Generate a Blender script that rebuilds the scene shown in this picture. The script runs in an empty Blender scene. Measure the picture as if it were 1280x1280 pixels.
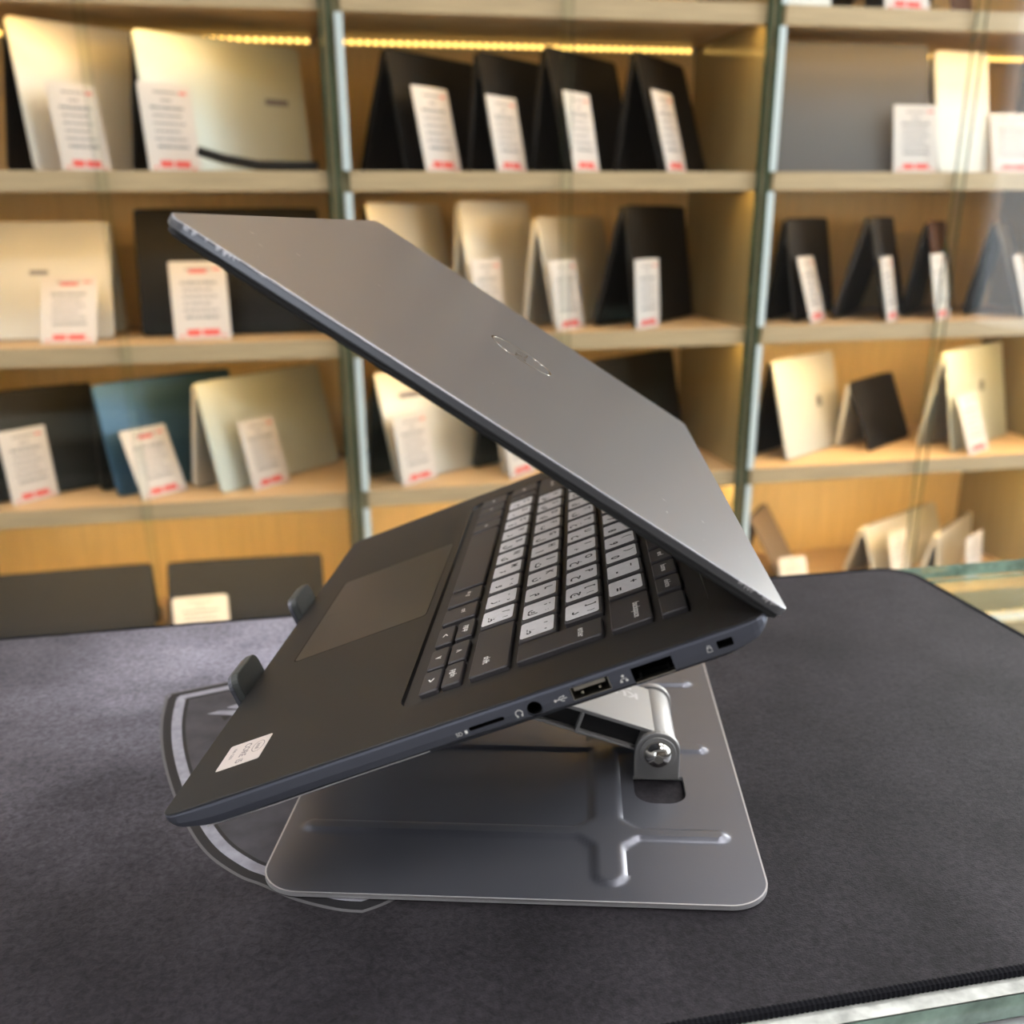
import bpy, bmesh, math, random
from mathutils import Vector, Matrix
random.seed(7)
SC = bpy.context.scene
COL = SC.collection
R = math.radians

# ------------------------------------------------------------------ materials
def mat(name, col, rough=.5, metal=0., noise=0., nscale=40., bump=0., bscale=200., spec=.5, coat=0., stretch=(1, 1, 1), emis=None, estr=0., alpha=1., sheen=0., rnoise=0.):
    m = bpy.data.materials.new(name); m.use_nodes = True
    nt = m.node_tree; b = nt.nodes['Principled BSDF']
    b.inputs['Base Color'].default_value = (*col, 1)
    b.inputs['Roughness'].default_value = rough
    b.inputs['Metallic'].default_value = metal
    b.inputs['Specular IOR Level'].default_value = spec
    b.inputs['Coat Weight'].default_value = coat
    b.inputs['Sheen Weight'].default_value = sheen
    if emis:
        b.inputs['Emission Color'].default_value = (*emis, 1); b.inputs['Emission Strength'].default_value = estr
    if noise or bump or rnoise:
        tc = nt.nodes.new('ShaderNodeTexCoord'); mp = nt.nodes.new('ShaderNodeMapping')
        mp.inputs['Scale'].default_value = stretch
        nt.links.new(tc.outputs['Object'], mp.inputs['Vector'])
    if noise or rnoise:
        n = nt.nodes.new('ShaderNodeTexNoise'); n.inputs['Scale'].default_value = nscale; n.inputs['Detail'].default_value = 6
        nt.links.new(mp.outputs['Vector'], n.inputs['Vector'])
    if noise:
        r = nt.nodes.new('ShaderNodeValToRGB')
        r.color_ramp.elements[0].position = .3; r.color_ramp.elements[1].position = .7
        r.color_ramp.elements[0].color = (*[c * (1 - noise) for c in col], 1)
        r.color_ramp.elements[1].color = (*[min(1, c * (1 + noise)) for c in col], 1)
        nt.links.new(n.outputs['Fac'], r.inputs['Fac']); nt.links.new(r.outputs['Color'], b.inputs['Base Color'])
    if rnoise:
        mr = nt.nodes.new('ShaderNodeMapRange'); mr.inputs['To Min'].default_value = rough - rnoise; mr.inputs['To Max'].default_value = rough + rnoise
        nt.links.new(n.outputs['Fac'], mr.inputs['Value']); nt.links.new(mr.outputs['Result'], b.inputs['Roughness'])
    if bump:
        n2 = nt.nodes.new('ShaderNodeTexNoise'); n2.inputs['Scale'].default_value = bscale; n2.inputs['Detail'].default_value = 4
        bp = nt.nodes.new('ShaderNodeBump'); bp.inputs['Strength'].default_value = bump; bp.inputs['Distance'].default_value = .001
        nt.links.new(mp.outputs['Vector'], n2.inputs['Vector']); nt.links.new(n2.outputs['Fac'], bp.inputs['Height']); nt.links.new(bp.outputs['Normal'], b.inputs['Normal'])
    return m

def glass_mat(name, tint, base=.04, gain=.8):
    m = bpy.data.materials.new(name); m.use_nodes = True; nt = m.node_tree
    for n in list(nt.nodes): nt.nodes.remove(n)
    out = nt.nodes.new('ShaderNodeOutputMaterial'); mix = nt.nodes.new('ShaderNodeMixShader')
    tr = nt.nodes.new('ShaderNodeBsdfTransparent'); gl = nt.nodes.new('ShaderNodeBsdfGlossy')
    tr.inputs['Color'].default_value = (*tint, 1); gl.inputs['Roughness'].default_value = .02
    lw = nt.nodes.new('ShaderNodeLayerWeight'); lw.inputs['Blend'].default_value = .5
    pw = nt.nodes.new('ShaderNodeMath'); pw.operation = 'POWER'; pw.inputs[1].default_value = 5
    ma = nt.nodes.new('ShaderNodeMath'); ma.operation = 'MULTIPLY_ADD'; ma.inputs[1].default_value = gain; ma.inputs[2].default_value = base
    nt.links.new(lw.outputs['Facing'], pw.inputs[0]); nt.links.new(pw.outputs[0], ma.inputs[0]); nt.links.new(ma.outputs[0], mix.inputs['Fac'])
    nt.links.new(tr.outputs[0], mix.inputs[1]); nt.links.new(gl.outputs[0], mix.inputs[2]); nt.links.new(mix.outputs[0], out.inputs['Surface'])
    return m

def emit_mat(name, col, s):
    m = bpy.data.materials.new(name); m.use_nodes = True; nt = m.node_tree
    for n in list(nt.nodes): nt.nodes.remove(n)
    out = nt.nodes.new('ShaderNodeOutputMaterial'); e = nt.nodes.new('ShaderNodeEmission')
    e.inputs['Color'].default_value = (*col, 1); e.inputs['Strength'].default_value = s
    nt.links.new(e.outputs[0], out.inputs['Surface']); return m

M = {}
M['lid'] = mat('lid_anodised_grey', (.155, .156, .166), .29, .7)
M['deck'] = mat('deck_charcoal', (.0185, .0175, .0178), .44, .0, spec=.27, bump=.04, bscale=900)
M['side'] = mat('side_blue_grey', (.092, .098, .125), .40, .4)
M['bottom'] = mat('bottom_dark', (.03, .032, .042), .5, .2)
M['edge'] = mat('worn_edge_and_highlight', (.60, .59, .60), .4, .6)
M['bright'] = mat('bevel_highlight', (.34, .34, .36), .4, .6)  # highlight along the lid's edge, put into the bevel's colour
M['black'] = mat('black_plastic', (.008, .008, .009), .45)
M['void'] = mat('port_black', (.003, .003, .003), .8, spec=.1)
M['rubber'] = mat('rubber_black', (.012, .012, .013), .75)
M['key'] = mat('key_cap', (.045, .041, .044), .5, bump=.03, bscale=900)
M['well'] = mat('key_well', (.022, .019, .018), .6)
M['sticker'] = mat('key_sticker_white', (.90, .88, .89), .5, noise=.04, nscale=300)
M['ink'] = mat('legend_ink_black', (.02, .02, .02), .6)
M['print'] = mat('legend_print_white', (.85, .84, .82), .6)
M['pad'] = mat('touchpad_glass', (.034, .029, .028), .3, .1)
M['screen'] = mat('screen_black', (.006, .006, .008), .08)
M['chrome'] = mat('chrome', (.75, .72, .66), .12, 1.)
M['steel'] = mat('port_steel', (.55, .52, .45), .3, 1.)
M['silverlabel'] = mat('silver_label', (.82, .74, .70), .4, .3)
M['labelink'] = mat('label_ink', (.32, .27, .27), .5)
M['stand'] = mat('stand_grey_metal', (.155, .158, .182), .38, .75, bump=.03, bscale=1200, rnoise=.04, nscale=90)
M['standarm'] = mat('stand_arm_grey', (.33, .32, .31), .42, .4, bump=.03, bscale=1200)
M['standrim'] = mat('stand_bare_rim', (.50, .49, .50), .4, .5)
M['hookrubber'] = mat('hook_rubber', (.062, .067, .063), .5)
M['mat'] = mat('mousepad_cloth', (.033, .030, .036), .72, noise=.42, nscale=170, bump=.35, bscale=1500, spec=.12)
M['stitch'] = mat('stitched_edge', (.006, .006, .008), .9, spec=.1)
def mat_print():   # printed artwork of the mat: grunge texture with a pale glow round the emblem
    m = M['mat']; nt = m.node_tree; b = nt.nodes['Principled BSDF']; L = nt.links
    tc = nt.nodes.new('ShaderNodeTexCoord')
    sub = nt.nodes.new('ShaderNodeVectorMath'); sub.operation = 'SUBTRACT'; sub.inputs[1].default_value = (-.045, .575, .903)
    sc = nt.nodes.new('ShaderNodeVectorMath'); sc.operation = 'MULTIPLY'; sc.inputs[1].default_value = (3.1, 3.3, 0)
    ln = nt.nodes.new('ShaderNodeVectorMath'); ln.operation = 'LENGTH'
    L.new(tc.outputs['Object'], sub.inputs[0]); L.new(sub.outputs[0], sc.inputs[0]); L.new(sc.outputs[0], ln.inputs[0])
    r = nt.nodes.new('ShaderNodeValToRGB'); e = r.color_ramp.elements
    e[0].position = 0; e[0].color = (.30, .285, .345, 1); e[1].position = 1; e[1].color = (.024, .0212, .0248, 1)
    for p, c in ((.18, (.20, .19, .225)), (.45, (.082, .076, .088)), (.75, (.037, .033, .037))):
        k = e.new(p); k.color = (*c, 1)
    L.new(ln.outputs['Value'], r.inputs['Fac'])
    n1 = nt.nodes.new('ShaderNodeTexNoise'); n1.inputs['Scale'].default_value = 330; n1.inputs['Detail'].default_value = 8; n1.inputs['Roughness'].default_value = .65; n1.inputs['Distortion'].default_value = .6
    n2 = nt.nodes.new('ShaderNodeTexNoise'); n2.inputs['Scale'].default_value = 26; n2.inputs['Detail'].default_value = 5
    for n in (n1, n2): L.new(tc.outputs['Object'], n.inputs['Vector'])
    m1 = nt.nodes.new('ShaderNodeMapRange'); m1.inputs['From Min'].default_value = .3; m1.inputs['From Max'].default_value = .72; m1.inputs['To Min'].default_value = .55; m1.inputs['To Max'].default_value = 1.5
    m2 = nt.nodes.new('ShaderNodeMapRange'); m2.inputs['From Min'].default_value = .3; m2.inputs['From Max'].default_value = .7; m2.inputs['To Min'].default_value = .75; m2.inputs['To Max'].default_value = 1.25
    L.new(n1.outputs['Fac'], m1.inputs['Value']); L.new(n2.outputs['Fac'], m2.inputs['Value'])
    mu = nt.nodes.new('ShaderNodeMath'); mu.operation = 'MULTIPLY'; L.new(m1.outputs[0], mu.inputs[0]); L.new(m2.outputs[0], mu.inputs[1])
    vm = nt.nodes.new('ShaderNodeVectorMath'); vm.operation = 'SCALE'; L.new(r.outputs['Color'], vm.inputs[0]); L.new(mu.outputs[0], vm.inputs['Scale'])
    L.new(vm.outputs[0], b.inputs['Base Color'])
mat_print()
M['mk_dark'] = mat('emblem_dark', (.012, .011, .013), .65)
M['mk_silver'] = mat('emblem_silver', (.30, .295, .34), .6, noise=.2, nscale=200)
M['mk_field'] = mat('emblem_field', (.055, .052, .062), .65, noise=.3, nscale=70)
M['mk_line'] = mat('emblem_outline', (.12, .115, .12), .65)
M['wood'] = mat('shelf_wood', (.50, .345, .20), .5, noise=.13, nscale=14, stretch=(.6, 6, 14))
M['woodback'] = mat('cabinet_back_wood', (.74, .55, .29), .5, noise=.08, nscale=10, stretch=(8, 8, .5))
M['woodside'] = mat('cabinet_side_laminate', (.24, .20, .115), .12, noise=.06, nscale=10, stretch=(8, 8, .5))
M['alu'] = mat('white_post', (.72, .75, .77), .45)
M['gedge'] = mat('glass_green_edge', (.035, .06, .035), .15, noise=.3, nscale=20, spec=.5)
M['gedge2'] = mat('counter_glass_edge', (.22, .32, .26), .12, noise=.5, nscale=60, spec=.6)
M['glass'] = glass_mat('door_glass', (.965, .985, .972), .016, .7)
M['cglass'] = glass_mat('counter_glass', (.95, .98, .96), .03, .6)
M['paper'] = mat('tag_paper', (.62, .575, .57), .7, spec=.2)
M['tagred'] = mat('tag_red', (.70, .10, .09), .6)
M['taggrey'] = mat('tag_grey', (.22, .21, .24), .7, spec=.2)
M['wall'] = mat('wall_paint', (.62, .61, .60), .8)
M['walldark'] = mat('dark_panelling', (.07, .055, .045), .6, noise=.2, nscale=6)
M['walleft'] = mat('wall_paint_left', (.42, .41, .40), .8)
M['ceil'] = mat('ceiling_paint', (.40, .40, .40), .85)
M['floor'] = mat('floor_tiles', (.20, .19, .18), .4, noise=.08, nscale=4)
M['panelframe'] = mat('lamp_frame', (.8, .8, .8), .5)
M['cream'] = mat('counter_interior', (.86, .84, .77), .6)
M['rail'] = mat('counter_rail', (.60, .60, .62), .35, .6)
M['brass'] = mat('yellow_tape', (.75, .55, .20), .5)
M['dust'] = mat('dusty_glass', (.55, .56, .52), .8, noise=.35, nscale=120)
def dm(n, c, r=.4, m=.4, sp=.5): M[n] = mat('device_' + n, c, r, m, spec=sp)
dm('silver', (.60, .585, .56)); dm('white', (.64, .63, .61), .5, .05); dm('darkgrey', (.024, .024, .028), .55, .0, .25)
dm('black', (.006, .006, .007), .5, .0, .22); dm('blue', (.035, .10, .19), .4, .4); dm('pale', (.56, .60, .57), .4, .35)
dm('taupe', (.17, .13, .105), .45, .3); dm('slate', (.018, .020, .028), .75, .0, .12); dm('gunmetal', (.105, .10, .105), .6, .1, .3); dm('grey', (.16, .155, .16), .4, .5); dm('brown', (.085, .04, .03), .45, .2)
M['devblack'] = M['black']
M['led'] = emit_mat('warm_led', (1., .58, .17), 42.)
M['added_coolled'] = emit_mat('added_counter_light', (.95, .97, 1.), 8.)
M['ledlow'] = emit_mat('warm_led_low', (1., .63, .24), 130.)
M['leddot'] = emit_mat('warm_led_dots', (1., .58, .14), 4.2)
M['ledhousing'] = mat('led_housing', (.55, .50, .42), .5)
M['panel'] = emit_mat('ceiling_panel_light', (1., .975, .97), 17.5)
M['fill_window3'] = emit_mat('added_daylight_back', (.97, .98, .95), 16.)
M['fill_window2'] = emit_mat('added_daylight_front', (.84, .91, 1.), 4.)
M['window'] = emit_mat('daylight_window', (.86, .93, 1.), 7.)
M['tube'] = emit_mat('white_tube', (.93, .94, 1.), 30.)

# ------------------------------------------------------------------ mesh helpers
def link(name, bm, mats, parent=None, smooth=False, bevel=0., seg=2):
    me = bpy.data.meshes.new(name)
    if bevel:
        bmesh.ops.bevel(bm, geom=[e for e in bm.edges if len(e.link_faces) == 2 and e.calc_face_angle(0) > .5], offset=bevel, segments=seg, affect='EDGES', profile=.5, clamp_overlap=True)
    bm.normal_update(); bm.to_mesh(me); bm.free()
    for m in (mats if isinstance(mats, (list, tuple)) else [mats]): me.materials.append(M[m])
    if smooth:
        me.polygons.foreach_set('use_smooth', [True] * len(me.polygons))
        try: me.set_sharp_from_angle(angle=R(35))
        except Exception: pass
    o = bpy.data.objects.new(name, me); COL.objects.link(o)
    if parent is not None: o.parent = parent
    return o
def box(bm, x0, x1, y0, y1, z0, z1, mi=0, mtx=None):
    vs = [bm.verts.new((x, y, z)) for x in (x0, x1) for y in (y0, y1) for z in (z0, z1)]
    if mtx is not None:
        for v in vs: v.co = mtx @ v.co
    fs = []
    for f in ((0, 1, 3, 2), (4, 6, 7, 5), (0, 4, 5, 1), (2, 3, 7, 6), (0, 2, 6, 4), (1, 5, 7, 3)):
        g = bm.faces.new([vs[i] for i in f]); g.material_index = mi; fs.append(g)
    return fs
def cyl(bm, p, axis, r, h, n=24, mi=0, r2=None):
    q = Vector(axis).normalized().to_track_quat('Z', 'Y').to_matrix().to_4x4()
    res = bmesh.ops.create_cone(bm, cap_ends=True, segments=n, radius1=r, radius2=r if r2 is None else r2, depth=h, matrix=Matrix.Translation(p) @ q)
    for v in res['verts']:
        for f in v.link_faces: f.material_index = mi
def rrect(x0, x1, y0, y1, r, n=5, ns=1):
    """rounded rectangle outline, counter-clockwise; ns extra points per straight side"""
    rr = r if isinstance(r, (list, tuple)) else [r] * 4
    cs = [(x0 + rr[0], y0 + rr[0], 180, rr[0]), (x1 - rr[1], y0 + rr[1], 270, rr[1]), (x1 - rr[2], y1 - rr[2], 0, rr[2]), (x0 + rr[3], y1 - rr[3], 90, rr[3])]
    arcs = [[(cx + q * math.cos(R(a + 90 * i / n)), cy + q * math.sin(R(a + 90 * i / n))) for i in range(n + 1)] for cx, cy, a, q in cs]
    out = []
    for k in range(4):
        out += arcs[k]; a = arcs[k][-1]; b = arcs[(k + 1) % 4][0]
        for i in range(1, ns): out.append((a[0] + (b[0] - a[0]) * i / ns, a[1] + (b[1] - a[1]) * i / ns))
    return out
def ring(bm, pts): return [bm.verts.new(p) for p in pts]
def bridge(bm, a, b, mi=0):
    n = len(a)
    for i in range(n):
        f = bm.faces.new((a[i], a[(i + 1) % n], b[(i + 1) % n], b[i])); f.material_index = mi
def prism(bm, pts, z0, z1, mi=0, mside=None, inset=0., mtx=None):
    """extrude outline between z0 (bottom) and z1 (top); inset = small chamfer at the top"""
    cx = sum(p[0] for p in pts) / len(pts); cy = sum(p[1] for p in pts) / len(pts)
    T = (lambda v: v) if mtx is None else (lambda v: mtx @ Vector(v))
    lo = ring(bm, [T((x, y, z0)) for x, y in pts])
    if inset:
        mid = ring(bm, [T((x, y, z1 - inset)) for x, y in pts])
        hw = max(abs(p[0] - cx) for p in pts); hh = max(abs(p[1] - cy) for p in pts)
        hi = ring(bm, [T((cx + (x - cx) * (1 - inset / hw), cy + (y - cy) * (1 - inset / hh), z1)) for x, y in pts])
        bridge(bm, lo, mid, mside if mside is not None else mi); bridge(bm, mid, hi, mside if mside is not None else mi)
    else:
        hi = ring(bm, [T((x, y, z1)) for x, y in pts]); bridge(bm, lo, hi, mside if mside is not None else mi)
    f = bm.faces.new(hi); f.material_index = mi
    g = bm.faces.new(lo[::-1]); g.material_index = mi
def strip(bm, pts, w, z0, z1, mi=0, closed=False):
    """flat band of width w along 2-D points"""
    n = len(pts); L = []; Rr = []
    for i, (x, y) in enumerate(pts):
        a = pts[(i - 1) % n] if (closed or i) else pts[i]; b = pts[(i + 1) % n] if (closed or i < n - 1) else pts[i]
        d = Vector((b[0] - a[0], b[1] - a[1])); d.normalize(); nx, ny = -d.y, d.x
        L.append((x + nx * w / 2, y + ny * w / 2)); Rr.append((x - nx * w / 2, y - ny * w / 2))
    A = ring(bm, [(*p, z0) for p in L]); B = ring(bm, [(*p, z0) for p in Rr]); Cc = ring(bm, [(*p, z1) for p in L]); Dd = ring(bm, [(*p, z1) for p in Rr])
    for i in range(n if closed else n - 1):
        j = (i + 1) % n
        for q in ((Cc[i], Dd[i], Dd[j], Cc[j]), (A[i], A[j], B[j], B[i]), (A[i], Cc[i], Cc[j], A[j]), (B[i], B[j], Dd[j], Dd[i])):
            f = bm.faces.new(q); f.material_index = mi
    if not closed:
        for i in (0, n - 1):
            f = bm.faces.new((A[i], B[i], Dd[i], Cc[i])); f.material_index = mi
_txt = {}
def text_mesh(body, wt=0.):
    key_ = (body, wt)
    if key_ not in _txt:
        c = bpy.data.curves.new('t', 'FONT'); c.body = body; c.size = 1; c.resolution_u = 2; c.offset = wt
        o = bpy.data.objects.new('t', c); COL.objects.link(o)
        dg = bpy.context.evaluated_depsgraph_get(); me = bpy.data.meshes.new_from_object(o.evaluated_get(dg))
        bpy.data.objects.remove(o); bpy.data.curves.remove(c)
        vs = [tuple(v.co) for v in me.vertices]; fs = [tuple(p.vertices) for p in me.polygons]; bpy.data.meshes.remove(me)
        xs = [v[0] for v in vs]; ys = [v[1] for v in vs]
        cx = (min(xs) + max(xs)) / 2; cy = (min(ys) + max(ys)) / 2
        _txt[key_] = ([(x - cx, y - cy) for x, y, _ in vs], fs, max(xs) - min(xs), max(ys) - min(ys))
    return _txt[key_]
def add_text(bm, body, size, origin, right, up, mi=0, lift=0., wide=1., wt=0.):
    """lettering centred at origin, in the plane (right, up)"""
    vs, fs, w, h = text_mesh(body, wt); right = Vector(right); up = Vector(up); n = right.cross(up); o = Vector(origin) + n * lift
    V = [bm.verts.new(o + right * x * size * wide + up * y * size) for x, y in vs]
    for f in fs:
        try: g = bm.faces.new([V[i] for i in f]); g.material_index = mi
        except ValueError: pass
def tag(o, label=None, cat=None, group=None, kind=None):
    if label: o['label'] = label
    if cat: o['category'] = cat
    if group: o['group'] = group
    if kind: o['kind'] = kind
    return o
def empty(name, mtx=None, parent=None):
    o = bpy.data.objects.new(name, None); o.empty_display_size = .05; COL.objects.link(o)
    if mtx is not None: o.matrix_world = mtx
    if parent is not None: o.parent = parent
    return o
def MM(bm):   # build in millimetres, store in metres
    for v in bm.verts: v.co *= .001
    return bm
def boolean_cut(o, cutters):
    for c in cutters:
        md = o.modifiers.new('cut', 'BOOLEAN'); md.operation = 'DIFFERENCE'; md.solver = 'EXACT'; md.object = c
    dg = bpy.context.evaluated_depsgraph_get(); me = bpy.data.meshes.new_from_object(o.evaluated_get(dg))
    o.modifiers.clear(); old = o.data; o.data = me; bpy.data.meshes.remove(old)
    for c in cutters:
        m = c.data; bpy.data.objects.remove(c); bpy.data.meshes.remove(m)

# ------------------------------------------------------------------ camera (solved from the photograph's vanishing points)
cam = bpy.data.cameras.new('camera'); co = bpy.data.objects.new('camera', cam); COL.objects.link(co)
rx, ux, bx_ = (0.9793964190503147, -0.20182574304407674, -0.007001699517016632), (0.07465601792217214, 0.3296317082434788, 0.9411532372087397), (-0.18764096924559037, -0.9222848293044792, 0.3379076209489556)
mw = Matrix(((rx[0], ux[0], bx_[0], 0), (rx[1], ux[1], bx_[1], 0), (rx[2], ux[2], bx_[2], 1.153), (0, 0, 0, 1)))
co.matrix_world = mw
cam.sensor_width = 36; cam.lens = 36 * 1246.468 / 1280; cam.shift_y = (724.063 - 640) / 1280
cam.clip_start = .02
cam.dof.use_dof = True; cam.dof.focus_distance = .385; cam.dof.aperture_fstop = 9.7
SC.camera = co

# ------------------------------------------------------------------ hero laptop (local frame in mm: x front->hinge, y right->left, z up from the deck)
LROT = Matrix(((0.8986230982006099, 0.2615197408308464, -0.35225552165452856, -0.06067076), (-0.24084146095507747, 0.9651729986554963, 0.10215905907642892, 0.31164306), (0.36670412878144826, -0.006964755711750102, 0.9303115468016694, 0.96158115), (0, 0, 0, 1)))
lap = tag(empty('laptop', LROT), 'open dark grey laptop with white-stickered keys propped on the metal stand', 'laptop')
W, D = 318.3, 215.0
def bdepth(x):
    P = [(0, 3.2), (4, 5.6), (10, 7.9), (20, 9.0), (60, 8.2), (110, 8.0), (185, 8.6), (204, 8.6), (210, 6.6), (213.5, 4.2), (215, 2.8)]
    for (a, u), (b, v) in zip(P, P[1:]):
        if x <= b: return u + (v - u) * (x - a) / (b - a)
    return P[-1][1]
bm = bmesh.new()
NS, NA = 30, 5
KX0, KX1, KY0, KY1 = 86.2, 199.6, 21.5, 296.5
def lev(inset, t, extra=0, zf=None):
    pts = rrect(inset, D - inset, inset, W - inset, max(1., 6 - inset), NA, NS)
    return ring(bm, [(x, y, (-bdepth(x) * t - extra) if zf is None else zf) for x, y in pts])
inn = ring(bm, [(x, y, 0) for x, y in rrect(KX0, KX1, KY0, KY1, 9, NA, NS)])
inb = ring(bm, [(x, y, -1.5) for x, y in rrect(KX0 + .5, KX1 - .5, KY0 + .5, KY1 - .5, 8.7, NA, NS)])
top = lev(.7, 0, zf=0); l1 = lev(.25, 0, zf=-.25); l1b = lev(.28, .1); l2 = lev(0, .2); l3 = lev(0, .62); l4 = lev(.8, .95); l5 = lev(3., 1., .9); l6 = lev(8., 1., 1.8)
bridge(bm, top, inn, 0); bridge(bm, inn, inb, 0)
f = bm.faces.new(inb); f.material_index = 1
bridge(bm, l1, top, 0); bridge(bm, l1b, l1, 3); bridge(bm, l2, l1b, 2); bridge(bm, l3, l2, 2); bridge(bm, l4, l3, 2); bridge(bm, l5, l4, 3); bridge(bm, l6, l5, 3)
f = bm.faces.new(l6[::-1]); f.material_index = 3
bmesh.ops.recalc_face_normals(bm, faces=bm.faces[:])
body = link('base', MM(bm), ['deck', 'well', 'side', 'bottom', 'void'], lap)
# port openings cut into the right side
def cutter(fn):
    b = bmesh.new(); fn(b); bmesh.ops.recalc_face_normals(b, faces=b.faces[:]); o = link('cutter', MM(b), ['void']); o.parent = lap; return o
PY = Matrix(((1, 0, 0, 0), (0, 0, 1, 0), (0, 1, 0, 0), (0, 0, 0, 1)))      # outline (x, z) extruded along y
def slotcut(x0, x1, z0, z1, r, dep): return cutter(lambda b: prism(b, rrect(x0, x1, z0, z1, r, 4), -3, dep, mtx=PY))
cuts = [slotcut(113.6, 125.9, -5.75, -4.35, .69, 12), slotcut(149.0, 161.9, -7.35, -2.55, .4, 16), slotcut(169.3, 182.6, -8.6, -2.75, .3, 16), slotcut(197.0, 202.1, -6.0, -3.2, .4, 6)]
cuts.append(cutter(lambda b: cyl(b, Vector((136.3, 3, -5.2)), (0, 1, 0), 2.45, 12, 28)))
cuts.append(slotcut(108, 109, -30, -29, .2, 1))
bpy.context.view_layer.update()
boolean_cut(body, cuts)
bm = bmesh.new(); prism(bm, rrect(12, 206, 4.2, W - 4.2, 8, 5), -10.6, -9.2)
link('bottom_cover', MM(bm), ['bottom'], lap)
bm = bmesh.new(); strip(bm, [(14, -.02), (40, -.02), (70, -.02), (98, -.02)], .3, -.15, .15)
for v in bm.verts: v.co = Vector((v.co.x, v.co.y + 1.5, v.co.z - (bdepth(v.co.x) + .55)))
link('seam_highlight', MM(bm), ['edge'], lap)  # highlight on the cover's seam, put in as a light strip
# ports
bm = bmesh.new()
for a in ((149.1, 149.35, -7.3, -2.6), (161.55, 161.8, -7.3, -2.6), (149.1, 161.8, -7.3, -7.05), (149.1, 161.8, -2.85, -2.6)): box(bm, a[0], a[1], .5, 14, a[2], a[3])
up = link('usb_port', MM(bm), ['steel'], lap)
bm = bmesh.new(); box(bm, 150.2, 160.7, .9, 12, -4.35, -3.15); t_ = link('tongue', MM(bm), ['steel'], up, bevel=.0002)
bm = bmesh.new()
for x in (152.3, 158.2): cyl(bm, Vector((x, 2.2, -6.0)), (0, 0, 1), .5, .7, 12)
link('spring_contact', MM(bm), ['steel'], up)
bm = bmesh.new(); box(bm, 169.5, 182.4, 5, 15, -8.4, -7.2); box(bm, 169.5, 182.4, 12, 15, -8.4, -2.9)
for x in (171.3, 180.5): box(bm, x, x + .5, .7, 4, -7.3, -5.6)
box(bm, 169.6, 182.3, .6, 3, -8.55, -8.1, 1)
link('ethernet_port', MM(bm), ['void', 'steel'], lap)
bm = bmesh.new(); cyl(bm, Vector((136.3, .35, -5.2)), (0, 1, 0), 2.75, .5, 32); bmesh.ops.delete(bm, geom=[f for f in bm.faces if len(f.verts) > 4], context='FACES_ONLY'); cyl(bm, Vector((136.3, 8, -5.2)), (0, 1, 0), 2.4, .4, 20)
link('headphone_jack', MM(bm), ['void'], lap)
bm = bmesh.new(); box(bm, 114, 125.5, 4, 9, -5.5, -4.6); link('card_slot', MM(bm), ['void'], lap)
bm = bmesh.new(); box(bm, 197.2, 201.9, 3, 5, -5.9, -3.3); link('lock_slot', MM(bm), ['void'], lap)
# printed icons beside the ports
def icon(fn): 
    b = bmesh.new(); fn(b)
    for v in b.verts: v.co = Vector((v.co.x, -.03 - v.co.z, v.co.y))
    link('port_icon', MM(b), ['print'], lap)
def i_sd(b):
    add_text(b, 'SD', 2.0, (110.0, -5.6, 0), (1, 0, 0), (0, 1, 0)); box(b, 112.0, 112.9, -6.1, -4.9, 0, .01)
def i_hp(b):
    strip(b, [(131.0 + 1.15 * math.cos(R(t)), -5.2 + 1.15 * math.sin(R(t))) for t in range(-50, 231, 20)], .28, 0, .01)
    for x in (130.2, 131.8): box(b, x - .25, x + .25, -6.5, -5.7, 0, .01)
def i_usb(b):
    strip(b, [(143.5, -5.1), (147.4, -5.1)], .25, 0, .01); strip(b, [(144.4, -5.1), (145.2, -4.3), (146.2, -4.3)], .22, 0, .01); strip(b, [(145.0, -5.1), (145.7, -5.9), (146.4, -5.9)], .22, 0, .01)
    prism(b, rrect(143.0, 143.9, -5.55, -4.65, .44, 3), 0, .01); box(b, 146.2, 146.7, -4.55, -4.05, 0, .01)
def i_net(b):
    for x, z in ((166.3, -4.2), (165.4, -6), (167.2, -6)): box(b, x - .4, x + .4, z - .35, z + .35, 0, .01)
    strip(b, [(166.3, -4.5), (166.3, -5.2)], .18, 0, .01); strip(b, [(165.4, -5.7), (165.4, -5.2), (167.2, -5.2), (167.2, -5.7)], .18, 0, .01)
def i_lock(b):
    strip(b, [(193.7, -4.5), (195.1, -4.5), (195.1, -5.9), (193.7, -5.9)], .25, 0, .01, closed=True); strip(b, [(194.0, -4.4), (194.0, -3.8), (194.8, -3.8), (194.8, -4.4)], .2, 0, .01)
for fn in (i_sd, i_hp, i_usb, i_net, i_lock): icon(fn)
# touchpad with its groove
bm = bmesh.new(); prism(bm, rrect(16.6, 82.3, 117.2, 224.5, 2.5), .0, .035); link('touchpad_groove', MM(bm), ['void'], lap)
bm = bmesh.new(); prism(bm, rrect(17.15, 81.9, 117.6, 224.1, 2.3), .0, .07); box(bm, 17.4, 25.5, 170.55, 170.85, .07, .075, 1)
link('touchpad', MM(bm), ['pad', 'key'], lap)
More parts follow.
